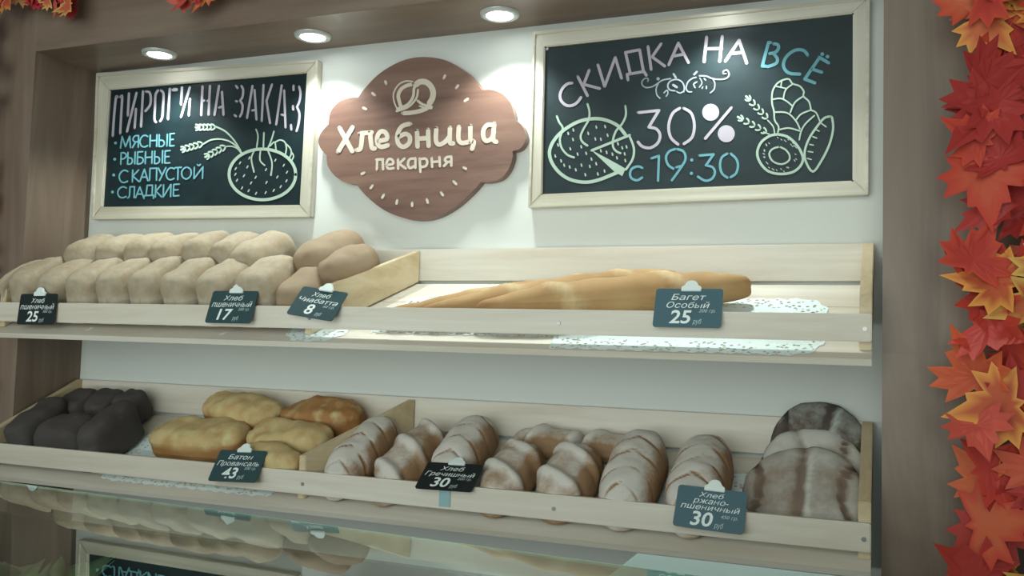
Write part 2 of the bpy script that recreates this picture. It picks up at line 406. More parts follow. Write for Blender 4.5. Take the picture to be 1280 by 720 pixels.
# ---- upper tray: white tin loaves, front row standing against the lip
bounds = [-72, -36, 5, 45, 80, 118, 159, 199, 243, 291, 343]
ordn = ['first', 'second', 'third', 'fourth', 'fifth', 'sixth', 'seventh', 'eighth', 'ninth', 'tenth']
front_lab = ['front-row tin loaf cut by the left photo edge, left of the black tag 25',
 'front-row tin loaf behind the left part of the black tag 25',
 'front-row tin loaf behind the right edge of the black tag 25',
 'front-row tin loaf, first one clear of the black tag 25 on its right',
 'front-row tin loaf, second one clear of the black tag 25 on its right',
 'front-row tin loaf midway between the black tag 25 and the tag 17',
 'front-row tin loaf directly left of the tag priced 17',
 'brownish front-row tin loaf behind the left half of the tag priced 17',
 'brownish front-row tin loaf behind the right half of tag 17, next to the ciabatta']
for i in range(1, len(bounds)-1):
    xa = on_wall(bounds[i], 375, .03).x; xb = on_wall(bounds[i+1], 375, .03).x
    if xa < -2.215: xa = max(xa, -2.213)
    W = (xb-xa)*.955; R = random.Random(i)
    bm = loaf_bm(.178, W, .126+.008*R.random(), i, n_end=3.6, ps=.42, zc=.45, pb=.3, pt=.75, amp=.006, mushroom=.05, fn=tin_fn(i), toe=.028)
    put('white_tin_loaf', bm, M_TIN, tray(0, (xa+xb)/2, .158, .0016), yawed(R.uniform(-.03, .03)), N_DIR, front_lab[i-1], 'bread loaf', 'white tin loaves on the upper tray')
back_px = [122, 160, 195, 228, 265, 301]
back_lab = ['rear-row tin loaf, leftmost one, by the niche corner',
 'rear-row tin loaf, second from the left on the upper tray',
 'rear-row tin loaf, third from the left on the upper tray',
 'rear-row tin loaf, fourth from the left on the upper tray',
 'rear-row tin loaf, fifth from the left on the upper tray',
 'rear-row tin loaf tucked directly left of the big pale rear loaf']
for i, px in enumerate(back_px):
    x = on_wall(px, 292, .22).x+.012; R = random.Random(50+i)
    bm = loaf_bm(.155, .098, .108+.006*R.random(), 20+i, n_end=3.6, ps=.55, zc=.42, pb=.3, pt=.8, amp=.006, mushroom=.04, fn=tin_fn(i))
    put('white_tin_loaf', bm, M_TIN, tray(0, x, .285, .047), yawed(R.uniform(-.05, .08), -.1), N_DIR+S_DIR*.1, back_lab[i], 'bread loaf', 'white tin loaves on the upper tray')
bm = loaf_bm(.19, .115, .110, 31, n_end=2.8, ps=.7, zc=.4, pt=.85, amp=.008, fn=tin_fn(3))
put('white_tin_loaf', bm, M_TIN, tray(0, on_wall(340, 285, .22).x, .275, .046), yawed(.2), N_DIR, 'largest pale rounded loaf, right end of the rear row beside the ciabattas', 'bread loaf', 'white tin loaves on the upper tray')
def ciab_fn(u, x, y, z): return 0, .35+.25*noise.noise(Vector((x*30, y*12, 2))), .35+.4*max(0, 1-z/.05)
for (x, s, n, L, W, H, a, lab) in ((-1.300, .165, .0016, .20, .128, .108, .05, 'reddish ciabatta standing against the front lip behind the tag priced 8'),
                                   (-1.225, .235, .058, .17, .10, .075, .36, 'reddish ciabatta lying on the two others beside the upper divider'),
                                   (-1.305, .285, .048, .19, .15, .105, .30, 'large pale brown ciabatta at the back, left of the upper divider')):
    bm = loaf_bm(L, W, H, int(1000*s), n_end=2.6, ps=.75, zc=.4, pt=.9, amp=.009, fn=ciab_fn)
    put('ciabatta', bm, M_CIAB, tray(0, x, s, n), yawed(a), N_DIR, lab, 'bread loaf', 'ciabattas on the upper tray')

# ---- baguettes
def bag_fn(k):
    def f(u, x, y, z):
        g = max(0, math.cos(y*26+k-x*24))**6 if z > .035 else 0
        return (.006*g, .35+.5*g, .35-.3*g+.5*max(0, abs(u)-.8)*3)
    return f
def baguette(p0, p1, R0, k, label):
    a = tray(0, *p0); b = tray(0, *p1); d = b-a
    bm = loaf_bm(d.length, R0*2, R0*1.8, k, n_end=2.1, ps=.95, zc=.45, pb=.75, pt=.95, amp=.005, fn=bag_fn(k), NU=60, NV=24)
    put('baguette', bm, M_BAG, (a+b)/2, d, N_DIR, label, 'baguette', 'baguettes on the upper tray')
baguette((-1.06, .080, .003), (-.575, .290, .006), .030, 1, 'thin baguette at the back of three, its dark end lowest in the row')
baguette((-.965, .088, .003), (-.42, .285, .014), .036, 2, 'middle one of the three baguettes lying aslant on the lace doily')
baguette((-.83, .098, .003), (-.258, .238, .006), .045, 3, 'thick front baguette with a rounded end to the right of the blue tag 25')

# ---- lower tray: black rye loaves
def black_fn(u, x, y, z): return 0, .45, .3
blk = [(-2.158, .160, .0016, .185, .094, .108, 0, 'black rye loaf at the left edge of the photo, front row of the lower tray'),
       (-2.018, .122, .0016, .165, .120, .106, 1.57, 'black rye loaf lying crosswise against the lip in the middle of the black front row'),
       (-1.895, .150, .0016, .175, .086, .120, .03, 'black rye loaf at the right end, its long side facing the golden batons'),
       (-2.135, .282, .002, .110, .092, .088, 0, 'black rye loaf in the back row of the lower tray, left end'),
       (-2.040, .284, .002, .110, .090, .090, 0, 'black rye loaf in the back row of the lower tray, middle'),
       (-1.955, .295, .002, .085, .080, .092, 0, 'black rye loaf in the back row, right end, touching the back board')]
for i, (x, s, n, L, W, H, a, lab) in enumerate(blk):
    bm = loaf_bm(L, W, H, 60+i, n_end=3.4, ps=.5, zc=.45, pb=.3, pt=.75, amp=.010, fn=black_fn, toe=.03 if i in (0, 2) else 0)
    put('black_rye_loaf', bm, M_BLACK, tray(1, x, s, n), yawed(a), N_DIR, lab, 'bread loaf', 'black rye loaves on the lower tray')
# ---- golden herb batons
def baton_fn(k):
    def f(u, x, y, z):
        top = max(0, min(1, (z-.042)/.012))
        return .004*top*noise.noise(Vector((x*60, y*60, k))), .15+.42*top-(.3*top if k == 2 else 0)+.55*top*noise.noise(Vector((x*42, y*42, k+9))), .70*(1-top)+(.75 if k == 2 else .2+.3*noise.noise(Vector((x*25, y*25, k))))*top
    return f
bat = [(-1.632, .185, .002, .285, .125, .078, 1.50, 'pale golden herb baton lying level on the lower tray, nearest the black loaves'),
       (-1.570, .294, .014, .25, .105, .084, 1.70, 'golden herb baton at the back beside the back board, behind the tag 43'),
       (-1.328, .300, .014, .22, .10, .080, 1.50, 'herb baton with a dark brown top at the back, left of the lower divider'),
       (-1.360, .195, .002, .23, .105, .088, 1.53, 'golden herb baton in the middle, directly right of and above the tag 43'),
       (-1.362, .100, .002, .20, .085, .082, 1.55, 'orange-brown herb baton against the front lip right of the tag 43')]
for i, (x, s, n, L, W, H, a, lab) in enumerate(bat):
    bm = loaf_bm(L, W, H, 80+i, n_end=3.2, ps=.62, zc=.45, pt=.62, amp=.012, fn=baton_fn(i))
    put('herb_baton', bm, M_BATON, tray(1, x, s, n), yawed(a), N_DIR, lab, 'bread loaf', 'golden herb batons on the lower tray')
# ---- floury buckwheat loaves
def floury_fn(k, style, W):
    def f(u, x, y, z):
        ax = x/(W/2)
        ph = y*(118 if style else 66)+k+(abs(x)*70 if style else x*34)
        g = max(0, math.sin(ph))
        fl = (.46 if style else .40)+.28*(1-ax*ax)+.30*noise.noise(Vector((x*22, y*22, k)))
        if style: sl = g**14*max(0, min(1, .8+1.6*noise.noise(Vector((x*26, y*20, k+4))))); bkx = sl; lift = -.0045*sl*(1 if z > .03 else 0); fl -= .85*sl
        else: sl = g**2; lift = .011*(sl-.5)*(1 if z > .03 else 0); fl += .34*(sl-.6)
        if ax > .5: fl -= (ax-.5)*1.0
        fl -= max(0, .03-z)*14
        return lift, fl, .3+.5*max(0, .035-z)*20+(.5*bkx if style else 0)
    return f
flo = [(-1.148, .182, .004, .26, .112, .085, .02, 1, 'floury loaf with fine slashes beside the lower divider, leftmost of its row'),
       (-1.020, .178, .004, .255, .112, .082, .05, 0, 'floury twisted loaf, second from the divider, left of the black tag 30'),
       (-.896, .216, .004, .235, .116, .090, .02, 1, 'white floury loaf rising behind the black tag 30'),
       (-.757, .152, .004, .20, .122, .082, .06, 0, 'brownish floury twisted loaf directly right of the black tag 30'),
       (-.622, .152, .004, .20, .128, .088, .02, 0, 'floury loaf with broad wavy ridges, second right of the black tag 30'),
       (-.487, .18, .004, .26, .126, .094, .0, 1, 'white floury loaf with chevron slashes, directly left of the blue-grey tag 30'),
       (-.350, .18, .004, .26, .124, .094, .0, 1, 'floury loaf with chevron slashes standing behind the blue-grey tag 30'),
       (-.725, .298, .001, .17, .085, .062, 1.45, 0, 'floury loaf lying across at the back, right of the black tag 30'),
       (-.575, .298, .001, .13, .085, .058, 1.62, 0, 'floury loaf showing at the back, just left of the white chevron loaf')]
for i, (x, s, n, L, W, H, a, st, lab) in enumerate(flo):
    bm = loaf_bm(L, W, H, 100+i, n_end=2.7, ps=.8, zc=.30, pb=.55, pt=.9, amp=.006, fn=floury_fn(i*1.3, st, W), NU=100, NV=56, toe=.03 if i < 7 else 0)
    put('floury_loaf', bm, M_FLOURY, tray(1, x, s, n), yawed(a), N_DIR, lab, 'bread loaf', 'floury buckwheat loaves on the lower tray')
# ---- round rye-wheat loaves, standing on edge against one another
def round_bm(R, H, seed, dark):
    bm = bmesh.new(); lf = bm.verts.layers.float.new('flour'); lb = bm.verts.layers.float.new('bake'); rings = []; NV = 64; off = Vector((seed, 2*seed, 3))
    prof = [(0.0, 0)]+[(R*.9*i/4, 0) for i in range(1, 5)]+[(R*math.cos(a)**.8*.98+.002, H*.35+H*.65*math.sin(a) if a > 0 else H*.35*(1+math.sin(a)*1.0)) for a in [math.radians(q) for q in (-60, -35, -15, 0, 15, 30, 42, 52, 60, 66, 72, 77, 82, 86)]]+[(0, H)]
    for r, z in prof:
        ring = []
        for j in range(NV):
            t = 2*pi*j/NV; p = Vector((r*math.cos(t), r*math.sin(t), z)); fl = .50+(.14 if seed == 9 else 0)+.22*max(0, r/R-.55); bk = .3; lift = 0
            if z > H*.36:
                g1 = math.exp(-(p.x/.011)**2); g2 = math.exp(-(p.y/.015)**2)*(1 if not dark else 1)
                e1 = math.exp(-((p.x-.016)/.005)**2)
                band = max(g1, .0 if not dark else g2)
                fl -= .30*band; fl += .30*e1; lift -= .004*band; bk += .2*band
                for cx in (-.078, .078):                      # curved slits near the rim
                    dd = abs(math.hypot(p.x-cx*2.6, p.y+.0)-.125)
                    if abs(p.y) < R*.62:
                        q = math.exp(-(dd/.0055)**2); lift -= .008*q; fl -= .6*q; bk += .5*q
            else: fl = .2; bk = .6
            d = noise.noise(p*16+off)*.006+noise.noise(p*45+off)*.002
            nv = Vector((math.cos(t)*min(1, r/R), math.sin(t)*min(1, r/R), z/H)); p += nv*(d+lift)
            v = bm.verts.new(p); v[lf] = fl; v[lb] = bk; ring.append(v)
        rings.append(ring)
    for a, b in zip(rings, rings[1:]):
        for j in range(NV): bm.faces.new((a[j], a[(j+1) % NV], b[(j+1) % NV], b[j]))
    bmesh.ops.remove_doubles(bm, verts=bm.verts[:], dist=1e-5)
    bmesh.ops.recalc_face_normals(bm, faces=bm.faces[:]); return bm
def round_loaf(px, py, y, R, H, elev, azim, seed, dark, label, spin=0.0):
    c = on_wall(px, py, y); zd = Vector((math.sin(azim)*math.cos(elev), -math.cos(azim)*math.cos(elev), math.sin(elev)))
    yd = Vector((0, 0, 1))-zd*zd.z; yd.normalize(); xd = yd.cross(zd); yd = yd*math.cos(spin)+xd*math.sin(spin)
    put('round_rye_loaf', round_bm(R, H, seed, dark), M_ROUNDK if dark else M_ROUND, c-zd*H, yd, zd, label, 'bread loaf', 'round rye and wheat loaves')
round_loaf(1000, 607, .122, .119, .056, .75, -.10, 3, False, 'front round floury loaf with a dark central band, right end of the lower tray', -.06)
round_loaf(1014, 587, .195, .110, .046, .55, .02, 9, False, 'middle round floury loaf peeping out behind the front round one', -.35)
round_loaf(1022, 558, .250, .100, .042, .25, .0, 14, True, 'rear round loaf with a dark crust, topmost of the three round ones', .3)

# ================================================================== framed chalkboards
STROKE = [0]
def ribbon(bm, pts, wd, y):
    """chalk stroke of pixel width wd through picture points, laid on the board plane"""
    STROKE[0] += 1; y -= .00005*(STROKE[0] % 14)              # strokes lie over one another
    P = [Vector((a, b)) for a, b in pts]
    if len(P) > 2: P = [Vector((p.x, p.y)) for p in catmull([(a, b, 0) for a, b in pts], n=4)]
    if len(P) == 1: P = [P[0]-Vector((wd*.1, 0)), P[0]+Vector((wd*.1, 0))]
    L, Rr = [], []; h = wd/2
    for i, p in enumerate(P):
        d = P[min(i+1, len(P)-1)]-P[max(i-1, 0)]
        if d.length < 1e-6: d = Vector((1, 0))
        d.normalize(); n = Vector((-d.y, d.x)); L.append(p+n*h); Rr.append(p-n*h)
    vL = [bm.verts.new(on_wall(q.x, q.y, y)) for q in L]; vR = [bm.verts.new(on_wall(q.x, q.y, y)) for q in Rr]
    for i in range(len(P)-1): bm.faces.new((vL[i], vL[i+1], vR[i+1], vR[i]))
    for idx, sgn in ((0, -1), (-1, 1)):                      # rounded ends
        p = P[idx]; d = (P[1]-P[0]) if idx == 0 else (P[-1]-P[-2]); d.normalize(); d *= sgn; n = Vector((-d.y, d.x))
        arc = [p+n*h*math.cos(a)+d*h*math.sin(a) for a in [pi*q/6 for q in range(1, 6)]]
        a = [bm.verts.new(on_wall(q.x, q.y, y)) for q in arc]
        s, e = (vL[idx], vR[idx]) if sgn == 1 else (vL[idx], vR[idx])
        bm.faces.new([s]+a+[e])
def fill(bm, pts, y): bm.faces.new([bm.verts.new(on_wall(a, b, y)) for a, b in pts])
def crop(ox, oy, s): return lambda pts: [(ox+a/s, oy+b/s) for a, b in pts]
def disc(c, r, n=20): return [(c[0]+r*math.cos(2*pi*k/n), c[1]+r*math.sin(2*pi*k/n)) for k in range(n)]
def chalkboard(outer, inner, label):
    yf = YB-.022
    O = [on_wall(*p, yf) for p in outer]; I = [on_wall(*p, yf) for p in inner]
    c = sum(O, Vector())/4
    t = thing('chalkboard', label, 'chalkboard', (c.x, YB, c.z), 'framed chalkboards')
    for k, nm in ((0, 'top'), (1, 'side'), (2, 'bottom'), (3, 'side')):
        a, b = O[k], O[(k+1) % 4]; d, e = I[(k+1) % 4], I[k]
        obj('frame_rail', prism([a, b, d, e], (0, .021, 0), .0025), M_FRAME if k in (0, 2) else M_FRAMEV, t)
    # raised outer bead of the frame
    bm = bmesh.new()
    for k in range(4):
        a, b = O[k], O[(k+1) % 4]; f = .22
        d = b.lerp(I[(k+1) % 4], f); e = a.lerp(I[k], f)
        q = prism([a+Vector((0, -.004, 0)), b+Vector((0, -.004, 0)), d+Vector((0, -.004, 0)), e+Vector((0, -.004, 0))], (0, .006, 0), .0012)
        me = bpy.data.meshes.new('q'); q.to_mesh(me); q.free(); bm.from_mesh(me); bpy.data.meshes.remove(me)
    obj('frame_bead', bm, M_FRAME, t)
    ys = YB-.014
    g = [p.lerp(o, .15) for p, o in zip(I, O)]
    obj('slate_panel', prism([Vector((p.x, ys, p.z)) for p in g], (0, .012, 0)), M_SLATE, t)
    return t, ys-.0012
bdL, yL = chalkboard([(121, 91.5), (398, 75), (388, 271.5), (115, 274.5)], [(136.5, 112), (383, 91), (374, 256), (127, 258.5)],
                     'smaller framed chalkboard about pies to order, left of the wooden sign')
bdR, yR = chalkboard([(667, 40), (1087.6, -3.5), (1085.6, 243.7), (660.5, 260)], [(681, 58.5), (1066, 16.5), (1065.6, 225.6), (677, 242.5)],
                     'larger framed chalkboard with the 30% discount, right of the wooden sign')
# --- left board heading
b = bmesh.new(); A = crop(130, 90, 8); B = crop(240, 80, 8)
for s in ([(88, 640), (100, 450), (120, 255), (135, 250)], [(162, 615), (172, 430), (182, 245), (166, 250)], [(238, 435), (250, 215)], [(230, 595), (325, 210)], [(306, 560), (320, 370)],
          [(370, 545), (380, 370), (390, 195)], [(420, 195), (455, 205), (468, 260), (460, 330), (415, 390)], [(540, 185), (515, 230), (510, 350), (505, 470), (520, 500)], [(570, 185), (595, 220), (590, 350), (582, 450), (562, 490)],
          [(640, 470), (658, 170)], [(770, 325), (780, 155)], [(770, 450), (858, 155)], [(848, 435), (860, 270)],
          [(972, 430), (985, 145)], [(1045, 430), (1060, 140)], [(985, 290), (1000, 285)], [(1035, 288), (1050, 285)], [(1105, 430), (1150, 140)], [(1195, 430), (1180, 200)], [(1150, 355), (1190, 345)]): ribbon(b, A(s), 3.0, yL)
ribbon(b, A([(692, 178), (722, 176)]), 4.2, yL)
for s in ([(495, 220), (512, 260), (505, 330), (480, 365)], [(480, 365), (505, 410), (500, 480), (480, 525)], [(440, 218), (455, 240)], [(425, 510), (440, 522)], [(440, 370), (450, 375)],
          [(550, 540), (605, 220)], [(645, 555), (625, 260)], [(600, 465), (625, 460)], [(697, 570), (715, 210)], [(800, 205), (745, 370)], [(745, 370), (780, 590)], [(842, 605), (897, 215)], [(935, 635), (922, 265)], [(895, 505), (930, 515)],
          [(1015, 215), (1015, 260)], [(1070, 225), (1085, 290), (1075, 370), (1050, 430)], [(1050, 430), (1075, 500), (1065, 600), (1045, 670)], [(990, 610), (993, 655)], [(1010, 420), (1012, 455)]): ribbon(b, B(s), 2.8, yL)
tag(obj('chalk_heading', b, M_CHPINK, bdL), 'tall lilac stencil lettering', None)
# --- stroke alphabet on a unit box
GL = {'М': [[(0, 0), (.12, 1)], [(.12, 1), (.5, .1)], [(.5, .1), (.88, 1)], [(.88, 1), (1, 0)]], 'Я': [[(.95, 0), (.95, 1)], [(.95, 1), (.4, 1), (.08, .82), (.1, .6), (.45, .48), (.95, .48)], [(.5, .48), (0, 0)]],
 'С': [[(1, .88), (.6, 1), (.2, .85), (0, .5), (.2, .12), (.6, 0), (1, .1)]], 'Н': [[(.05, 0), (.05, 1)], [(.95, 0), (.95, 1)], [(.05, .52), (.95, .52)]],
 'Ы': [[(.05, 0), (.05, 1)], [(.05, .52), (.4, .52), (.62, .38), (.62, .15), (.4, 0), (.05, 0)], [(.97, 0), (.97, 1)]], 'Е': [[(1, 1), (.05, 1)], [(.05, 1), (.05, 0)], [(.05, 0), (1, 0)], [(.05, .52), (.8, .52)]],
 'Р': [[(.05, 0), (.05, 1)], [(.05, 1), (.55, 1), (.95, .85), (.95, .65), (.55, .48), (.05, .48)]], 'Б': [[(.9, 1), (.05, 1)], [(.05, 1), (.05, 0)], [(.05, .55), (.5, .55), (.95, .42), (.95, .15), (.5, 0), (.05, 0)]],
 'К': [[(.05, 0), (.05, 1)], [(.9, 1), (.1, .5)], [(.1, .5), (1, 0)]], 'А': [[(0, 0), (.5, 1)], [(.5, 1), (1, 0)], [(.2, .33), (.8, .33)]], 'П': [[(.05, 0), (.05, 1)], [(.05, 1), (.95, 1)], [(.95, 1), (.95, 0)]],
 'У': [[(0, 1), (.5, .42)], [(1, 1), (.2, 0)]], 'Т': [[(0, 1), (1, 1)], [(.5, 1), (.5, 0)]], 'О': [[(.5, 1), (.12, .82), (0, .5), (.12, .18), (.5, 0), (.88, .18), (1, .5), (.88, .82), (.5, 1)]],
 'Й': [[(.05, 1), (.05, 0)], [(.05, 0), (.95, 1)], [(.95, 1), (.95, 0)], [(.35, 1.22), (.5, 1.12), (.68, 1.22)]], 'И': [[(.05, 1), (.05, 0)], [(.05, 0), (.95, 1)], [(.95, 1), (.95, 0)]],
 'Л': [[(0, 0), (.25, .15), (.3, 1)], [(.3, 1), (.95, 1)], [(.95, 1), (.95, 0)]], 'Д': [[(.2, .12), (.3, 1)], [(.3, 1), (.85, 1)], [(.85, 1), (.85, .12)], [(0, -.15), (0, .12)], [(0, .12), (1, .12)], [(1, .12), (1, -.15)]]}
b = bmesh.new(); C = crop(120, 160, 8)
rows = ['М 245 345 200 85,Я 365 425 195 80,С 437 515 192 75,Н 535 610 188 72,Ы 625 712 185 68,Е 735 780 180 58',
        'Р 245 300 365 250,Ы 312 390 362 245,Б 410 470 360 240,Н 488 562 357 238,Ы 580 665 355 232,Е 685 738 352 230',
        'С 230 315 548 425,К 360 430 540 422,А 440 520 532 415,П 532 608 525 405,У 620 695 525 400,С 700 780 520 400,Т 785 850 518 397,О 855 950 512 392,Й 975 1070 508 392',
        'С 215 300 700 590,Л 315 385 700 590,А 395 475 698 590,Д 480 575 690 575,К 590 655 692 572,И 668 750 690 568,Е 770 830 680 565']
for row in rows:
    for it in row.split(','):
        ch, xl, xr, yb, yt = it.split(); xl, xr, yb, yt = map(float, (xl, xr, yb, yt))
        for st in GL[ch]: ribbon(b, C([(xl+(xr-xl)*u+(1-v)*-4+4, yb+(yt-yb)*v-(u*4)) for u, v in st]), 1.9, yL)
for p in ((195, 150), (187, 312), (177, 470), (165, 640)): fill(b, disc(C([p])[0], 1.9, 10), yL)
tag(obj('chalk_list', b, M_CHBLUE, bdL), 'four lines of blue chalk capitals', None)
# --- left board drawing
def wheat_ear(bm, p, q, y, n=5, wd=3.4, L=6.0):
    p, q = Vector(p), Vector(q); d = (q-p).normalized(); nn = Vector((-d.y, d.x)); step = (q-p).length/n
    for i in range(n):
        c = p+d*step*(i+.3)
        for s in (-1, 1):
            a = c+nn*s*1.0; e = a+d*L*.75+nn*s*L*.42; ribbon(bm, [tuple(a), tuple((a+e)/2+nn*s*.7), tuple(e)], wd*.62, y)
    ribbon(bm, [tuple(q-d*step*.5), tuple(q+d*1.5)], wd*.8, y)
b = bmesh.new(); D = crop(220, 140, 6)
for s, wd in (([(300, 110), (370, 145), (430, 205), (470, 265), (495, 315)], 2), ([(205, 240), (260, 210), (330, 203), (400, 220), (450, 255), (490, 305)], 2), ([(375, 258), (420, 258), (460, 275), (490, 310)], 1.6),
          ([(600, 130), (615, 180), (605, 265)], 1.8), ([(660, 155), (655, 265)], 2), ([(735, 145), (715, 210), (690, 270)], 1.8), ([(590, 285), (565, 350), (585, 450)], 1.9), ([(635, 280), (630, 360), (665, 400)], 1.9), ([(690, 290), (720, 380), (712, 475)], 1.9),
          ([(705, 255), (740, 225), (750, 285)], 1.8), ([(740, 228), (780, 210), (815, 225), (828, 270), (820, 320)], 1.9), ([(820, 235), (855, 270), (865, 310), (850, 345)], 1.9), ([(865, 300), (882, 330), (868, 365)], 1.7)): ribbon(b, D(s), wd, yL)
wheat_ear(b, *D([(300, 112), (158, 115)]), yL); wheat_ear(b, *D([(205, 235), (48, 280)]), yL); wheat_ear(b, *D([(375, 255), (228, 333)]), yL)
ribbon(b, D([(648+250*math.cos(a), 468+190*math.sin(a)) for a in [2*pi*k/28 for k in range(29)]]), 3.8, yL)
for q in ((480, 382), (448, 425), (445, 468), (457, 512), (495, 570), (545, 590), (600, 610), (672, 605), (733, 588), (785, 560), (828, 517), (832, 452), (808, 400), (745, 362), (535, 412), (510, 478), (563, 532), (678, 530), (675, 432), (760, 488), (597, 490), (550, 345)):
    ribbon(b, D([(q[0]-4, q[1]+7), (q[0]+4, q[1]-7)]), 1.6, yL)
tag(obj('chalk_drawing', b, M_CHMINT, bdL), 'mint chalk drawing of a pie with steam and wheat ears', None)
# --- right board lilac heading and percentage
b = bmesh.new(); E_ = crop(680, 50, 6.4); F_ = crop(870, 20, 6.4); G_ = crop(780, 120, 6)
for s in ([(225, 345), (190, 350), (150, 385), (128, 440), (140, 490), (185, 525), (235, 520), (270, 495), (295, 460)], [(270, 292), (348, 445)], [(362, 240), (318, 355)], [(318, 355), (445, 388)],
          [(432, 200), (485, 372)], [(485, 372), (570, 140)], [(570, 140), (620, 305)], [(672, 320), (665, 275)], [(665, 275), (800, 252)], [(800, 252), (818, 282)], [(690, 268), (652, 100)], [(652, 100), (765, 78)], [(765, 78), (795, 250)],
          [(832, 52), (857, 235)], [(937, 30), (865, 135)], [(865, 135), (965, 208)], [(998, 198), (1075, 25)], [(1075, 25), (1155, 180)], [(1030, 130), (1110, 115)]): ribbon(b, E_(s), 3.6, yR)
for s in ([(85, 170), (65, 365)], [(210, 165), (190, 362)], [(75, 262), (205, 260)], [(235, 362), (345, 195)], [(345, 195), (405, 375)], [(290, 300), (375, 290)]): ribbon(b, F_(s), 4.0, yR)
obj('chalk_heading', b, M_CHPINK, bdR); b = bmesh.new()
for s in ([(105, 125), (262, 108)], [(262, 108), (185, 235)], [(185, 235), (240, 245), (270, 290), (255, 350), (200, 388), (140, 380), (105, 345)], [(418, 92), (365, 130), (335, 220), (350, 310), (405, 362)], [(448, 92), (505, 130), (528, 220), (510, 310), (450, 358)], [(805, 88), (610, 318)]): ribbon(b, G_(s), 3.6, yR)
for q in ((650, 122), (767, 283)): fill(b, disc(G_([q])[0], 10.7), yR)
tag(obj('chalk_percentage', b, M_CHPINK, bdR), 'large lilac chalk percentage', None)
b = bmesh.new()
for s in ([(600, 212), (580, 212)], [(580, 212), (530, 400)], [(530, 400), (560, 402)], [(620, 222), (655, 230), (660, 260), (635, 290), (590, 300)], [(620, 300), (650, 340), (640, 380), (575, 405)], [(895, 315), (860, 275), (790, 275), (720, 330), (700, 400), (740, 455), (830, 465)],
          [(990, 330), (870, 505)], [(870, 505), (950, 535)], [(985, 330), (1060, 375)], [(930, 425), (1005, 450)]): ribbon(b, F_(s), 4.0, yR)
for q in ((1010, 305), (1052, 325)): fill(b, disc(F_([q])[0], 2.4, 10), yR)
obj('chalk_heading', b, M_CHBLUE, bdR); b = bmesh.new()
for s in ([(140, 540), (105, 528), (60, 545), (45, 585), (60, 620), (100, 632), (135, 612)], [(205, 468), (262, 448)], [(262, 448), (255, 635)], [(385, 398), (340, 415), (315, 460), (330, 515), (370, 545)], [(400, 398), (445, 415), (462, 460), (445, 510), (360, 632)], [(390, 535), (430, 525)],
          [(565, 447), (672, 437)], [(672, 437), (615, 520)], [(615, 520), (665, 535), (682, 575), (660, 620), (610, 635), (555, 605)], [(775, 432), (735, 460), (720, 520), (735, 580), (775, 612)], [(800, 432), (840, 470), (855, 520), (840, 580), (800, 608)]): ribbon(b, G_(s), 3.0, yR)
for q in ((508, 480), (506, 580)): fill(b, disc(G_([q])[0], 2.1, 10), yR)
tag(obj('chalk_time', b, M_CHBLUE, bdR), 'blue chalk word and starting time', None)
b = bmesh.new(); H_ = crop(680, 130, 6.545); I_ = crop(790, 75, 9.14); J_ = crop(910, 90, 5.14)
ribbon(b, H_([(665, 250), (600, 175), (500, 130), (400, 120), (280, 145), (160, 215), (80, 300), (45, 390), (65, 480), (130, 565), (220, 620), (340, 640), (450, 620), (540, 585), (600, 560)]), 4.2, yR)
ribbon(b, H_([(390, 380), (700, 255)]), 3.2, yR); fill(b, H_([(385, 375), (600, 490), (668, 530), (640, 590), (570, 548)]), yR); ribbon(b, H_([(700, 265), (735, 360), (725, 450), (670, 535)]), 2.8, yR)
for s in ([(105, 100), (125, 150), (150, 185), (150, 215), (130, 290), (145, 360), (190, 415), (245, 437)], [(355, 0), (372, 60), (365, 130), (320, 210), (300, 265), (315, 310), (355, 340)], [(665, 15), (670, 90), (640, 160), (590, 220), (565, 290), (565, 350), (590, 385), (625, 402)]): ribbon(b, H_(s), 2.6, yR)
for q in ((428, 188), (500, 185), (362, 240), (240, 212), (198, 240), (237, 290), (420, 285), (465, 288), (520, 255), (305, 350), (215, 365), (275, 410), (345, 403), (388, 450), (427, 488), (92, 425), (140, 465), (165, 500), (210, 515), (260, 538), (307, 500), (375, 510), (338, 578), (440, 572), (495, 548), (115, 335), (605, 325), (640, 358), (675, 350), (465, 382), (512, 395), (560, 410), (597, 440), (660, 408), (665, 462)):
    ribbon(b, H_([(q[0]-2, q[1]-8), (q[0]+2, q[1]+8)]), 1.9, yR)
tag(obj('chalk_pie', b, M_CHMINT, bdR), 'mint chalk drawing of a steaming cut pie', None); b = bmesh.new()
for s, wd in (([(180, 245), (185, 215), (150, 210), (115, 245), (120, 290), (165, 315), (230, 305), (290, 270), (350, 230), (440, 213)], 1.8), ([(300, 270), (275, 330), (285, 400), (320, 437)], 1.6), ([(590, 365), (598, 310), (570, 250), (510, 222), (440, 240), (408, 290), (430, 340), (490, 352)], 1.9), ([(510, 360), (550, 378), (590, 355)], 1.6),
              ([(365, 375), (400, 345), (410, 380), (390, 415)], 1.5), ([(475, 160), (500, 200)], 2.6), ([(470, 285), (510, 310)], 3), ([(740, 135), (710, 165)], 2.4), ([(680, 365), (640, 360), (618, 320), (640, 250), (690, 210), (730, 198)], 1.8), ([(770, 180), (850, 185), (920, 212), (1010, 222), (1085, 205), (1110, 160), (1085, 115), (1045, 130), (1045, 155), (1075, 155)], 1.9),
              ([(920, 215), (945, 260), (940, 330), (895, 375)], 1.6), ([(740, 250), (705, 275), (720, 315)], 1.9), ([(775, 205), (800, 260), (770, 310)], 1.5), ([(825, 210), (840, 228)], 1.9), ([(850, 300), (850, 325)], 1.8), ([(810, 305), (800, 325)], 1.5)): ribbon(b, I_(s), wd, yR)
fill(b, disc(I_([(298, 215)])[0], 2.1, 10), yR)
obj('chalk_scrollwork', b, M_CHGREY, bdR); b = bmesh.new()
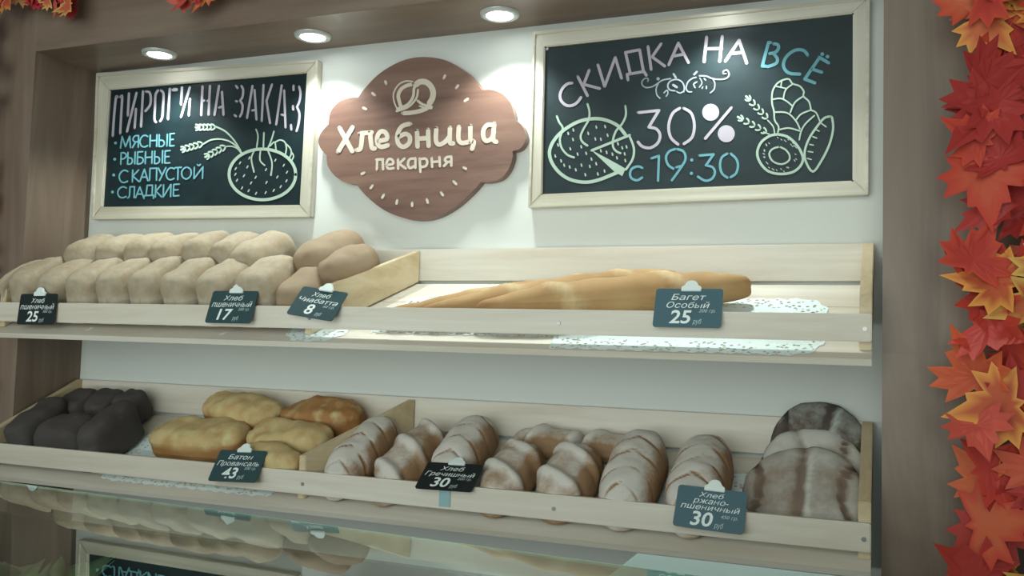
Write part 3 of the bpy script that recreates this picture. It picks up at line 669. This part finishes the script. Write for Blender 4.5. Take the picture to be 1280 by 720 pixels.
for s, wd in (([(320, 400), (270, 410), (215, 450), (188, 515), (205, 580), (255, 635), (330, 655), (410, 645), (460, 610), (482, 560), (465, 505), (430, 455), (380, 415), (320, 400)], 3.2), ([(330, 480), (285, 495), (265, 530), (290, 575), (345, 592), (390, 570), (395, 535), (370, 500), (330, 480)], 2.2),
              ([(320, 390), (325, 350), (300, 310), (295, 250), (283, 200), (285, 130), (310, 80), (345, 55), (390, 45), (415, 75), (460, 90), (487, 125), (485, 155), (520, 190), (533, 240)], 2.1), ([(530, 245), (565, 260), (590, 315)], 1.9), ([(345, 55), (340, 95)], 1.7), ([(310, 92), (370, 105)], 1.7), ([(415, 78), (370, 115), (355, 175)], 1.8),
              ([(290, 175), (340, 170), (380, 190), (410, 215)], 1.9), ([(485, 155), (430, 195), (400, 260)], 1.9), ([(300, 258), (360, 258), (400, 275), (440, 320), (462, 365)], 1.9), ([(530, 245), (470, 270), (440, 305)], 1.9), ([(555, 280), (500, 330), (470, 380), (458, 435)], 1.9), ([(330, 370), (390, 360), (460, 378)], 1.9),
              ([(660, 285), (620, 295), (580, 340), (525, 420), (495, 500), (498, 570), (545, 640), (600, 570), (650, 470), (675, 370), (670, 300), (660, 285)], 2.8), ([(600, 330), (630, 352)], 1.6), ([(565, 370), (585, 380)], 1.6), ([(545, 415), (570, 425)], 1.6), ([(525, 465), (548, 470)], 1.6), ([(515, 510), (545, 515)], 1.6), ([(510, 555), (535, 562)], 1.6),
              ([(300, 395), (290, 350), (255, 310)], 1.6), ([(265, 400), (230, 385)], 1.5)): ribbon(b, J_(s), wd, yR)
wheat_ear(b, *J_([(258, 305), (122, 162)]), yR, n=5); wheat_ear(b, *J_([(255, 392), (70, 292)]), yR, n=5)
_R = random.Random(4)
for k in range(34):
    a = _R.uniform(0, 2*pi); r = _R.uniform(92, 112); q = (333+r*1.05*math.cos(a), 530+r*math.sin(a)); ribbon(b, J_([(q[0]-3, q[1]-3), (q[0]+3, q[1]+3)]), 1.0, yR)
tag(obj('chalk_drawing', b, M_CHMINT, bdR), 'mint chalk drawing of a croissant, bagel, roll and wheat ears', None)
obj('screw', cyl(on_wall(684.5, 61.5, yR)+Vector((0, -.001, 0)), (0, 1, 0), .0035, .003, 12), M_METAL, bdR)

# ================================================================== wooden sign
YSG = YB-.026
def logo_pts():
    K = crop(380, 40, 2.77)
    lobes = [[(84, 320), (58, 350), (50, 380), (58, 405), (78, 426)], [(78, 426), (82, 462), (104, 495), (140, 520), (180, 526)], [(180, 526), (220, 572), (280, 618), (350, 645), (410, 651), (470, 636), (530, 600), (580, 555), (612, 519)],
             [(612, 519), (645, 518), (680, 507), (705, 480), (721, 440), (722, 412)], [(722, 412), (747, 404), (762, 385), (768, 360), (755, 325), (728, 301)], [(728, 301), (727, 285), (714, 245), (688, 215), (650, 200), (616, 201)],
             [(616, 201), (590, 165), (550, 130), (490, 98), (430, 87), (375, 90), (320, 108), (260, 145), (215, 190), (187, 227)], [(187, 227), (158, 228), (120, 242), (92, 275), (84, 320)]]
    out = []
    for lo in lobes: out += [(p.x, p.y) for p in catmull([(a, c, 0) for a, c in K(lo)], n=6)][:-1]
    return out
pts = [on_wall(a, c, YSG) for a, c in logo_pts()]
c = sum(pts, Vector())/len(pts)
sign = thing('bakery_sign', 'brown scalloped wooden shop sign with pretzel and beige lettering between the chalkboards', 'sign', (c.x, YB, c.z))
obj('sign_panel', prism(pts, (0, YB-.0005-YSG, 0)), M_SIGN, sign)
_glyph = {}
def glyph(body, bold, shear):
    k = (body, bold, shear)
    if k not in _glyph:
        cu = bpy.data.curves.new('txt', 'FONT'); cu.body = body; cu.offset = bold; cu.shear = shear; cu.resolution_u = 3
        o = bpy.data.objects.new('txt', cu); COL.objects.link(o)
        dg = bpy.context.evaluated_depsgraph_get(); dg.update()
        me = bpy.data.meshes.new_from_object(o.evaluated_get(dg))
        bpy.data.objects.remove(o); bpy.data.curves.remove(cu); _glyph[k] = me
    return _glyph[k]
def text_mesh(body, bold=0.0, shear=0.0, spacing=0.0):
    right = lambda t: max(v.co.x for v in glyph(t, 0, 0).vertices)
    bm = bmesh.new(); base = right('I')
    for i, ch in enumerate(body):
        if ch == ' ': continue
        x = right(body[:i]+'I')-base+spacing*i
        for g, small, dx in {'н': [('Н', 1, 0)], 'ь': [('Ь', 1, 0)], 'ы': [('Ь', 1, -.01), ('ı', 0, right('ыI')-right('ıI'))]}.get(ch, [(ch, 0, 0)]):   # small letters drawn as their capital forms
            me = glyph(g, bold, shear); n0 = len(bm.verts); bm.from_mesh(me); bm.verts.ensure_lookup_table()
            for v in bm.verts[n0:]:
                if small: v.co.x = (v.co.x-shear*v.co.y)*.76+shear*v.co.y*.745; v.co.y *= .745
                v.co.x += x+dx
    me = bpy.data.meshes.new('txt'); bm.to_mesh(me); bm.free(); return me
def text_affine(body, f, cap, bold=0.0, shear=0.0, spacing=0.0):
    """f(u, v): u 0..1 across the word, v 0..1 from baseline to cap height -> world point"""
    me = text_mesh(body, bold, shear, spacing); xs = [v.co.x for v in me.vertices]; x0, x1 = min(xs), max(xs)
    for v in me.vertices: v.co = f((v.co.x-x0)/(x1-x0), v.co.y/cap)
    me.flip_normals(); return me
def px_frame(BL, BR, TL, y):
    BL, BR, TL = Vector(BL), Vector(BR), Vector(TL)
    def f(u, v):
        p = BL+(BR-BL)*u+(TL-BL)*v; return on_wall(p.x, p.y, y)
    return f
yT = YSG-.0008
LT = crop(400, 140, 4.923)
b = bmesh.new()
for st in ([(112, 243), (200, 95)], [(120, 98), (198, 240)], [(226, 233), (250, 222), (260, 135)], [(246, 132), (318, 126)], [(308, 127), (318, 215), (336, 224)], [(360, 178), (412, 166), (405, 128), (375, 120), (354, 150), (354, 192), (376, 215), (416, 205)],
           [(555, 72), (505, 88), (478, 135), (480, 190), (512, 215), (548, 192), (552, 152), (525, 135), (488, 152)], [(597, 118), (600, 212)], [(665, 110), (668, 208)], [(600, 165), (665, 160)], [(716, 102), (713, 175), (733, 200), (768, 185), (798, 150)], [(800, 97), (799, 185), (818, 193)],
           [(855, 92), (852, 165), (873, 190), (922, 182)], [(925, 87), (925, 180)], [(925, 182), (947, 182), (936, 226)], [(1066, 80), (1030, 80), (1006, 112), (1006, 155), (1025, 178), (1058, 160), (1070, 120)], [(1072, 72), (1066, 165), (1084, 183)]): ribbon(b, LT(st), 5.7, yT)
obj('sign_lettering', b, M_LOGOTXT, sign)
b = bmesh.new()
for st in ([(350, 355), (352, 292)], [(346, 293), (388, 291)], [(386, 292), (388, 352)], [(412, 326), (450, 318), (444, 294), (422, 291), (409, 320), (420, 348), (452, 345)], [(480, 289), (481, 348)], [(520, 286), (487, 318)], [(487, 318), (527, 347)], [(582, 286), (552, 291), (541, 320), (553, 345), (580, 333)], [(587, 284), (587, 343)],
           [(613, 286), (618, 368)], [(615, 292), (648, 287), (660, 310), (648, 334), (618, 338)], [(687, 281), (690, 337)], [(735, 277), (738, 333)], [(689, 308), (736, 304)], [(808, 273), (808, 330)], [(806, 275), (778, 279), (769, 297), (785, 307), (806, 305)], [(786, 307), (763, 332)]): ribbon(b, LT(st), 3.2, yT)
obj('sign_lettering', b, M_LOGOTXT, sign)
b = bmesh.new(); K_ = crop(470, 85, 10.29)
for s, wd in (([(475, 175), (385, 168), (290, 215), (228, 320), (230, 420), (262, 505)], 1.9), ([(462, 212), (400, 225), (325, 270), (287, 350), (300, 430), (318, 488)], 4.6), ([(515, 215), (560, 180), (640, 180), (705, 235), (735, 310), (725, 390), (690, 450)], 7.2),
              ([(528, 205), (490, 260), (482, 350), (450, 420), (390, 480), (275, 525)], 3.4), ([(540, 275), (525, 375), (460, 465), (380, 520), (265, 555)], 2.6), ([(535, 420), (600, 468), (715, 500)], 3.2), ([(560, 490), (640, 515), (715, 520)], 2.2), ([(350, 582), (450, 575), (560, 555), (650, 522)], 5.4)): ribbon(b, K_(s), wd, yT)
obj('pretzel_emblem', b, M_LOGOTXT, sign)
L1 = crop(400, 70, 4.923); L2 = crop(400, 140, 4.923)
for p, d in (((405, 165), (-3, -8)), ((330, 235), (-7, -6)), ((275, 323), (-8, -4)), ((765, 130), (4, -9)), ((843, 190), (6, -8)), ((900, 270), (9, -6))): b = bmesh.new(); ribbon(b, L1([(p[0]-d[0], p[1]-d[1]), (p[0]+d[0], p[1]+d[1])]), 3.2, yT); obj('seed_mark', b, M_LOGOTXT, sign)
for p, d in (((265, 377), (-8, 4)), ((318, 460), (-6, 8)), ((388, 518), (-5, 9)), ((473, 553), (-2, 10)), ((567, 567), (0, 10)), ((660, 547), (3, 10)), ((750, 503), (6, 8)), ((830, 435), (8, 8)), ((890, 345), (8, 4))): b = bmesh.new(); ribbon(b, L2([(p[0]-d[0], p[1]-d[1]), (p[0]+d[0], p[1]+d[1])]), 3.2, yT); obj('seed_mark', b, M_LOGOTXT, sign)

# ================================================================== price tags clipped along the lips
def rounded_rect(wd, ht, r, n=5):
    out = []
    for cx, cy, a0 in ((wd/2-r, ht/2-r, 0), (-wd/2+r, ht/2-r, pi/2), (-wd/2+r, -ht/2+r, pi), (wd/2-r, -ht/2+r, 1.5*pi)):
        for i in range(n+1): a = a0+pi/2*i/n; out.append((cx+r*math.cos(a), cy+r*math.sin(a)))
    return out
CLIP = [(-.0195, 0), (.0195, 0), (.0195, .009), (.013, .0125), (.0115, .017), (.007, .0215), (0, .023), (-.007, .0215), (-.0115, .017), (-.013, .0125), (-.0195, .009)]
def price_tag(k, corners, lean, lines, price, grams, m, label, holder=False):
    th = math.radians(lean); nn = Vector((0, -math.cos(th), math.sin(th))); o = Vector((0, -.0065, LIPZ[k]))
    P = [hit(*p, nn, o.dot(nn)) for p in corners]
    c = sum(P, Vector())/4
    e1 = ((P[1]-P[0])+(P[2]-P[3])).normalized(); e2 = nn.cross(e1).normalized(); wd, ht = .132, .082
    t = thing('price_tag', label, 'price tag', tuple(c), 'price tags clipped along the trays')
    W_ = lambda x, y, d=0.0: c+e1*x+e2*y+nn*d
    obj('tag_card', prism([W_(x, y) for x, y in rounded_rect(wd, ht, .006)], -nn*.002), m, t)
    def put_text(nm, body, x0, x1, y0, h, cap, bold, mm, sh=.25):
        obj(nm, text_affine(body, lambda u, v: W_(x0+(x1-x0)*u, y0+h*v, .0006), cap, bold, sh), mm, t)
    yy = .0165 if len(lines) == 2 else .0215; h = .0128 if len(lines) == 2 else .0098
    for i, (s, hw) in enumerate(lines): put_text('tag_title', s, -hw, hw, yy-i*(.0168 if len(lines) == 2 else .0126), h, .73 if s[0].isupper() else .64, 0, M_TEXT)
    np_ = len(price); yp = -.0325 if len(lines) == 2 else -.0345
    put_text('tag_price', price, -.034 if np_ == 2 else -.022, .008 if np_ == 2 else .002, yp, .0270, .70, .02, M_TEXT, .12)
    put_text('tag_unit', 'руб', .012, .029, yp-.001, .0085, .60, 0, M_GREYT)
    put_text('tag_weight', grams, .022, .054, -.0095 if len(lines) == 2 else -.016, .0068, .72, 0, M_GREYT)
    cx = .004
    obj('tag_clip', prism([W_(cx+x, ht/2-.006+y, .004) for x, y in CLIP], -nn*.0075, .001), M_WHITEP, t)
    if holder: obj('tag_holder', prism([Vector((c.x-.014, -.0012, LIPZ[k]-.046)), Vector((c.x+.012, -.0012, LIPZ[k]-.046)), Vector((c.x+.012, -.0012, LIPZ[k]-.002)), Vector((c.x-.014, -.0012, LIPZ[k]-.002))], (0, -.0012, 0)), M_HOLD, t)
M_HOLD = mat('clear_holder_plastic', srgb(150, 182, 186), .2, .6)
price_tag(0, [(25, 365), (70, 365), (68, 408), (23, 408)], 6, [('Хлеб', .024), ('пшеничный', .060)], '25', '300 гр.', M_TAGK, 'nearly black price tag reading 25 at the left end of the upper tray')
price_tag(0, [(267, 363), (323, 364), (313, 404), (255, 404)], 19, [('Хлеб', .028), ('пшеничный', .058)], '17', '200 гр.', M_TAGG, 'dark green price tag reading 17 on the upper tray lip')
price_tag(0, [(378, 358), (437, 366), (416, 402), (356, 391)], 35, [('Хлеб', .027), ('Чиабатта', .056)], '8', '60 гр.', M_TAGG, 'slanting grey-green price tag reading 8 below the ciabattas')
price_tag(0, [(821, 360), (904, 361), (901, 410), (815, 409)], 21, [('Багет', .034), ('Особый', .042)], '25', '200 гр.', M_TAGB, 'blue-grey price tag reading 25 in front of the baguettes')
price_tag(1, [(278, 560), (334, 562), (317, 605), (259, 603)], 35, [('Батон', .034), ('Провансаль', .058)], '43', '200 гр.', M_TAGG, 'dark green price tag reading 43 in front of the golden batons')
price_tag(1, [(535, 578), (605, 582), (589, 614), (518, 609)], 54, [('Хлеб', .028), ('Гречишный', .058)], '30', '200 гр.', M_TAGK, 'black price tag reading 30 leaning far back before a white floury loaf', True)
price_tag(1, [(850, 606), (933, 614), (929, 670), (840, 656)], 28, [('Хлеб', .024), ('ржано-', .034), ('пшеничный', .056)], '30', '450 гр.', M_TAGB, 'blue-grey price tag reading 30 beside the round loaves')

# ================================================================== glass-topped display case in front
GN = Vector((.0157, -.0357, 1)).normalized(); GC = -.1824/math.sqrt(1+.0157**2+.0357**2)
def gz(x, y, d=0): return -.1824-.0157*x+.0357*y+d
case = thing('display_case', 'glass-topped display case in front of the trays, mirroring the upper loaves', 'display case', (-.8, -1.25, FLOOR_Z))
gx0, gx1, gy0, gy1 = -2.6, .9, -1.62, -.905
def slab(x0, x1, y0, y1, d0, d1, bev=0):
    bm = bmesh.new()
    v = [bm.verts.new((x, y, gz(x, y, d))) for x in (x0, x1) for y in (y0, y1) for d in (d0, d1)]
    for f in ((0, 1, 3, 2), (4, 6, 7, 5), (0, 4, 5, 1), (2, 3, 7, 6), (0, 2, 6, 4), (1, 5, 7, 3)): bm.faces.new([v[i] for i in f])
    return bm
obj('glass_top', slab(gx0, gx1, gy0, gy1-.0011, -.0025, 0), M_GLASS, case)
tag(obj('glass_edge', slab(gx0, gx1, gy1-.001, gy1, -.0025, 0), M_GEDGE, case), 'pale green polished rear edge of the glass', None)
for x0, x1 in ((gx0, gx0+.03), (gx1-.03, gx1)): obj('side_panel', box(x0, x1, gy0, gy1, -.9, gz(x0, gy0)-.012), M_CASE, case)
obj('case_shelf', box(gx0+.031, gx1-.031, gy0+.02, gy1-.01, -.42, -.405), M_CASEIN, case)
obj('light_block_panel', box(gx0+.031, gx1-.031, gy0, gy0+.015, -.904, gz(gx1, gy0)-.03), M_CASE, case)  # added opaque panel, blocks frontal light from entering the case
obj('added_light_strip', box(gx0+.05, gx1-.05, gy1-.010, gy1-.002, -.268, -.256), M_LAMPRING, case)  # added housing for the fill light behind the case
_o = area('case_rear_fill', (-.85, gy1+.004, -.262), (-.85, .3, -.45), 3.2, .012, CASE_FILL_W, ROOM_COL)  # added fill, brightens the wall below the lower tray
obj('dark_backing_panel', box(gx0+.031, -.30, gy1-.03, gy1-.018, -.404, -.232), M_CASEIN, case)  # added dark panel, keeps the view through the glass dark
obj('case_base', box(gx0, gx1, gy0, gy1, FLOOR_Z+.002, -.905), M_CASE, case)
# lettuce in a white tray inside the case
def lettuce(x, y, z, R, seed, label):
    rd = random.Random(seed); t = thing('lettuce_head', label, 'lettuce', (x, y, z))
    for k in range(16):
        bm = bmesh.new(); a0 = 2*pi*k/16*2+rd.uniform(-.2, .2); el = rd.uniform(.35, 1.25); L = R*rd.uniform(.8, 1.15); n1, n2 = 8, 12; g = []
        for i in range(n1+1):
            u = i/n1; row = []
            for j in range(n2+1):
                v = j/n2*2-1; wdt = L*.6*math.sqrt(max(0, math.sin(pi*(.10+.885*u)))); ruf = .013*u*u*math.sin(v*11+k*1.7)+.010*u*noise.noise(Vector((u*9, v*9, k+seed)))
                r = L*u*math.cos(el*(1-.3*u))+ruf; h = L*u*math.sin(el*(1-.35*u))+ruf*.8; side = v*wdt*(1-.1*v*v)
                row.append(bm.verts.new((x+r*math.cos(a0)-side*math.sin(a0), y+r*math.sin(a0)+side*math.cos(a0), z+.004+h)))
            g.append(row)
        for i in range(n1):
            for j in range(n2): bm.faces.new((g[i][j], g[i+1][j], g[i+1][j+1], g[i][j+1]))
        obj('lettuce_leaf', bm, M_LETT, t, True)
dish = tag(obj('salad_tray', None or (lambda: (lambda bm: (bmesh.ops.bevel(bm, geom=bm.edges[:], offset=.01, segments=3, affect='EDGES'), bm)[1])(box(-1.06, -.68, -1.20, -.96, -.4045, -.372)))(), M_WHITEP), 'shallow white tray inside the display case under the lettuce', 'tray')
lettuce(-.915, -1.05, -.3715, .140, 5, 'pale green lettuce head inside the display case, lower left corner')
# pale box with flat top behind the case
bx = thing('white_box', 'pale mint box with flat top just behind the glass counter, lower right', 'box', (-.02, -.70, FLOOR_Z))
obj('box_body', box(-.275, .32, -.885, -.69, FLOOR_Z, -.262, .004), M_APPL, bx)
obj('box_lid', box(-.28, .325, -.89, -.685, -.2615, -.245, .006), M_APPL, bx)

# ================================================================== garlands of maple leaves
LEAF = [(0, -.10), (.06, 0), (.22, -.06), (.44, -.10), (.36, .06), (.56, .16), (.42, .24), (.50, .42), (.34, .38), (.22, .34), (.24, .56), (.14, .56), (0, .92)]
LEAF = LEAF+[(-x, y) for x, y in LEAF[-2:0:-1]]
def leaf(bm, lay, P, nrm, up, size, col, tip, rd):
    nrm = nrm.normalized(); xa = up.cross(nrm).normalized(); ya = nrm.cross(xa)
    cup = rd.uniform(-.1, .55); tw = rd.uniform(-.4, .4); cen = (0, .16)
    def w3(x, y):
        r = math.hypot(x, y-.16); z = cup*r*r+.10*abs(x)*(1 if cup > 0 else -1)+tw*x*(y-.2)
        return P+(xa*x+ya*(y-.16)+nrm*z)*size
    ring = []; mid = []
    for i, (x, y) in enumerate(LEAF):
        v = bm.verts.new(w3(x, y)); v[lay] = (*tip, 1); ring.append(v)
        q = bm.verts.new(w3(cen[0]+(x-cen[0])*.55, cen[1]+(y-cen[1])*.55)); q[lay] = (*[a*.8+b_*.2 for a, b_ in zip(col, tip)], 1); mid.append(q)
    c0 = bm.verts.new(w3(*cen)); c0[lay] = (*[min(1, a*.85+b_*.15) for a, b_ in zip(col, tip)], 1); n = len(ring)
    for i in range(n):
        bm.faces.new((ring[i], ring[(i+1) % n], mid[(i+1) % n], mid[i])); bm.faces.new((mid[i], mid[(i+1) % n], c0))
REDS = [srgb(182, 62, 48), srgb(172, 54, 46), srgb(192, 82, 56), srgb(188, 76, 62), srgb(198, 98, 62), srgb(166, 50, 46)]
PINKS = [srgb(196, 70, 70), srgb(186, 52, 60), srgb(204, 96, 84), srgb(176, 44, 56)]
TIPS = [srgb(220, 150, 70), srgb(206, 96, 58), srgb(190, 60, 46), srgb(214, 176, 92), srgb(196, 70, 52)]
def garland(label, path, spots, cols, seed):
    t = thing('maple_leaf_garland', label, 'garland', tuple(path[0]), 'autumn leaf garlands on the frame')
    bm = bmesh.new(); tube(bm, [tuple(p) for p in catmull(path, n=6)], .005); obj('garland_stem', bm, M_STEM, t, True)
    rd = random.Random(seed); bm = bmesh.new(); lay = bm.verts.layers.float_color.new('leafcol')
    for (x, y, z, s) in spots(rd):
        col = rd.choice(cols); tip = rd.choice(TIPS) if rd.random() < .6 else col
        nrm = Vector((rd.uniform(-.75, .55), -1, rd.uniform(-.4, .75))); a = rd.uniform(0, 2*pi); up = Vector((math.cos(a), .15, math.sin(a)))
        leaf(bm, lay, Vector((x, y, z)), nrm, up, s, col, tip, rd)
    obj('leaves', bm, M_LEAF, t)
def right_spots(rd):
    out = []; z = -.52
    while z < .92:
        for _ in range(3):
            x = .255+rd.uniform(-.115, .17); out.append((x, YF-.080-rd.uniform(0, .07), z+rd.uniform(-.04, .04), rd.uniform(.095, .145)))
        z += .034
    return out
garland('dense red and orange maple leaf garland down the right wood panel', [(.26, YF-.02, 1.0), (.25, YF-.025, .6), (.27, YF-.02, .2), (.24, YF-.025, -.2), (.26, YF-.02, -.6)], right_spots, REDS, 7)
def top_spots(rd):
    out = []
    for cx, n, z in ((-2.34, 7, .97), (-2.25, 7, .95), (-2.17, 10, .925), (-2.10, 9, .925), (-2.05, 5, .91), (-1.90, 4, .98), (-1.63, 9, .868), (-1.57, 6, .882), (-1.48, 5, .90)):
        for _ in range(n): out.append((cx+rd.uniform(-.035, .035), YF-.035-rd.uniform(0, .05), z+rd.uniform(-.035, .04), rd.uniform(.055, .085)))
    return out
garland('pinkish maple leaf garland along the top of the frame, upper left corner', [(-2.5, YF-.02, 1.06), (-2.1, YF-.025, 1.02), (-1.8, YF-.02, 1.06), (-1.5, YF-.025, 1.04), (-1.2, YF-.02, 1.08)], top_spots, PINKS+[srgb(206, 150, 96)], 21)
def left_spots(rd): return [(-2.362+rd.uniform(-.05, .03), YF-.03-rd.uniform(0, .05), z+rd.uniform(-.03, .03), rd.uniform(.06, .09)) for z in [.95-.035*i for i in range(34)]]
garland('maple leaf garland at the left photo edge, only orange tips in view', [(-2.45, YF-.02, 1.0), (-2.44, YF-.025, .5), (-2.46, YF-.02, -.3)], left_spots, REDS+[srgb(214, 130, 50)], 33)
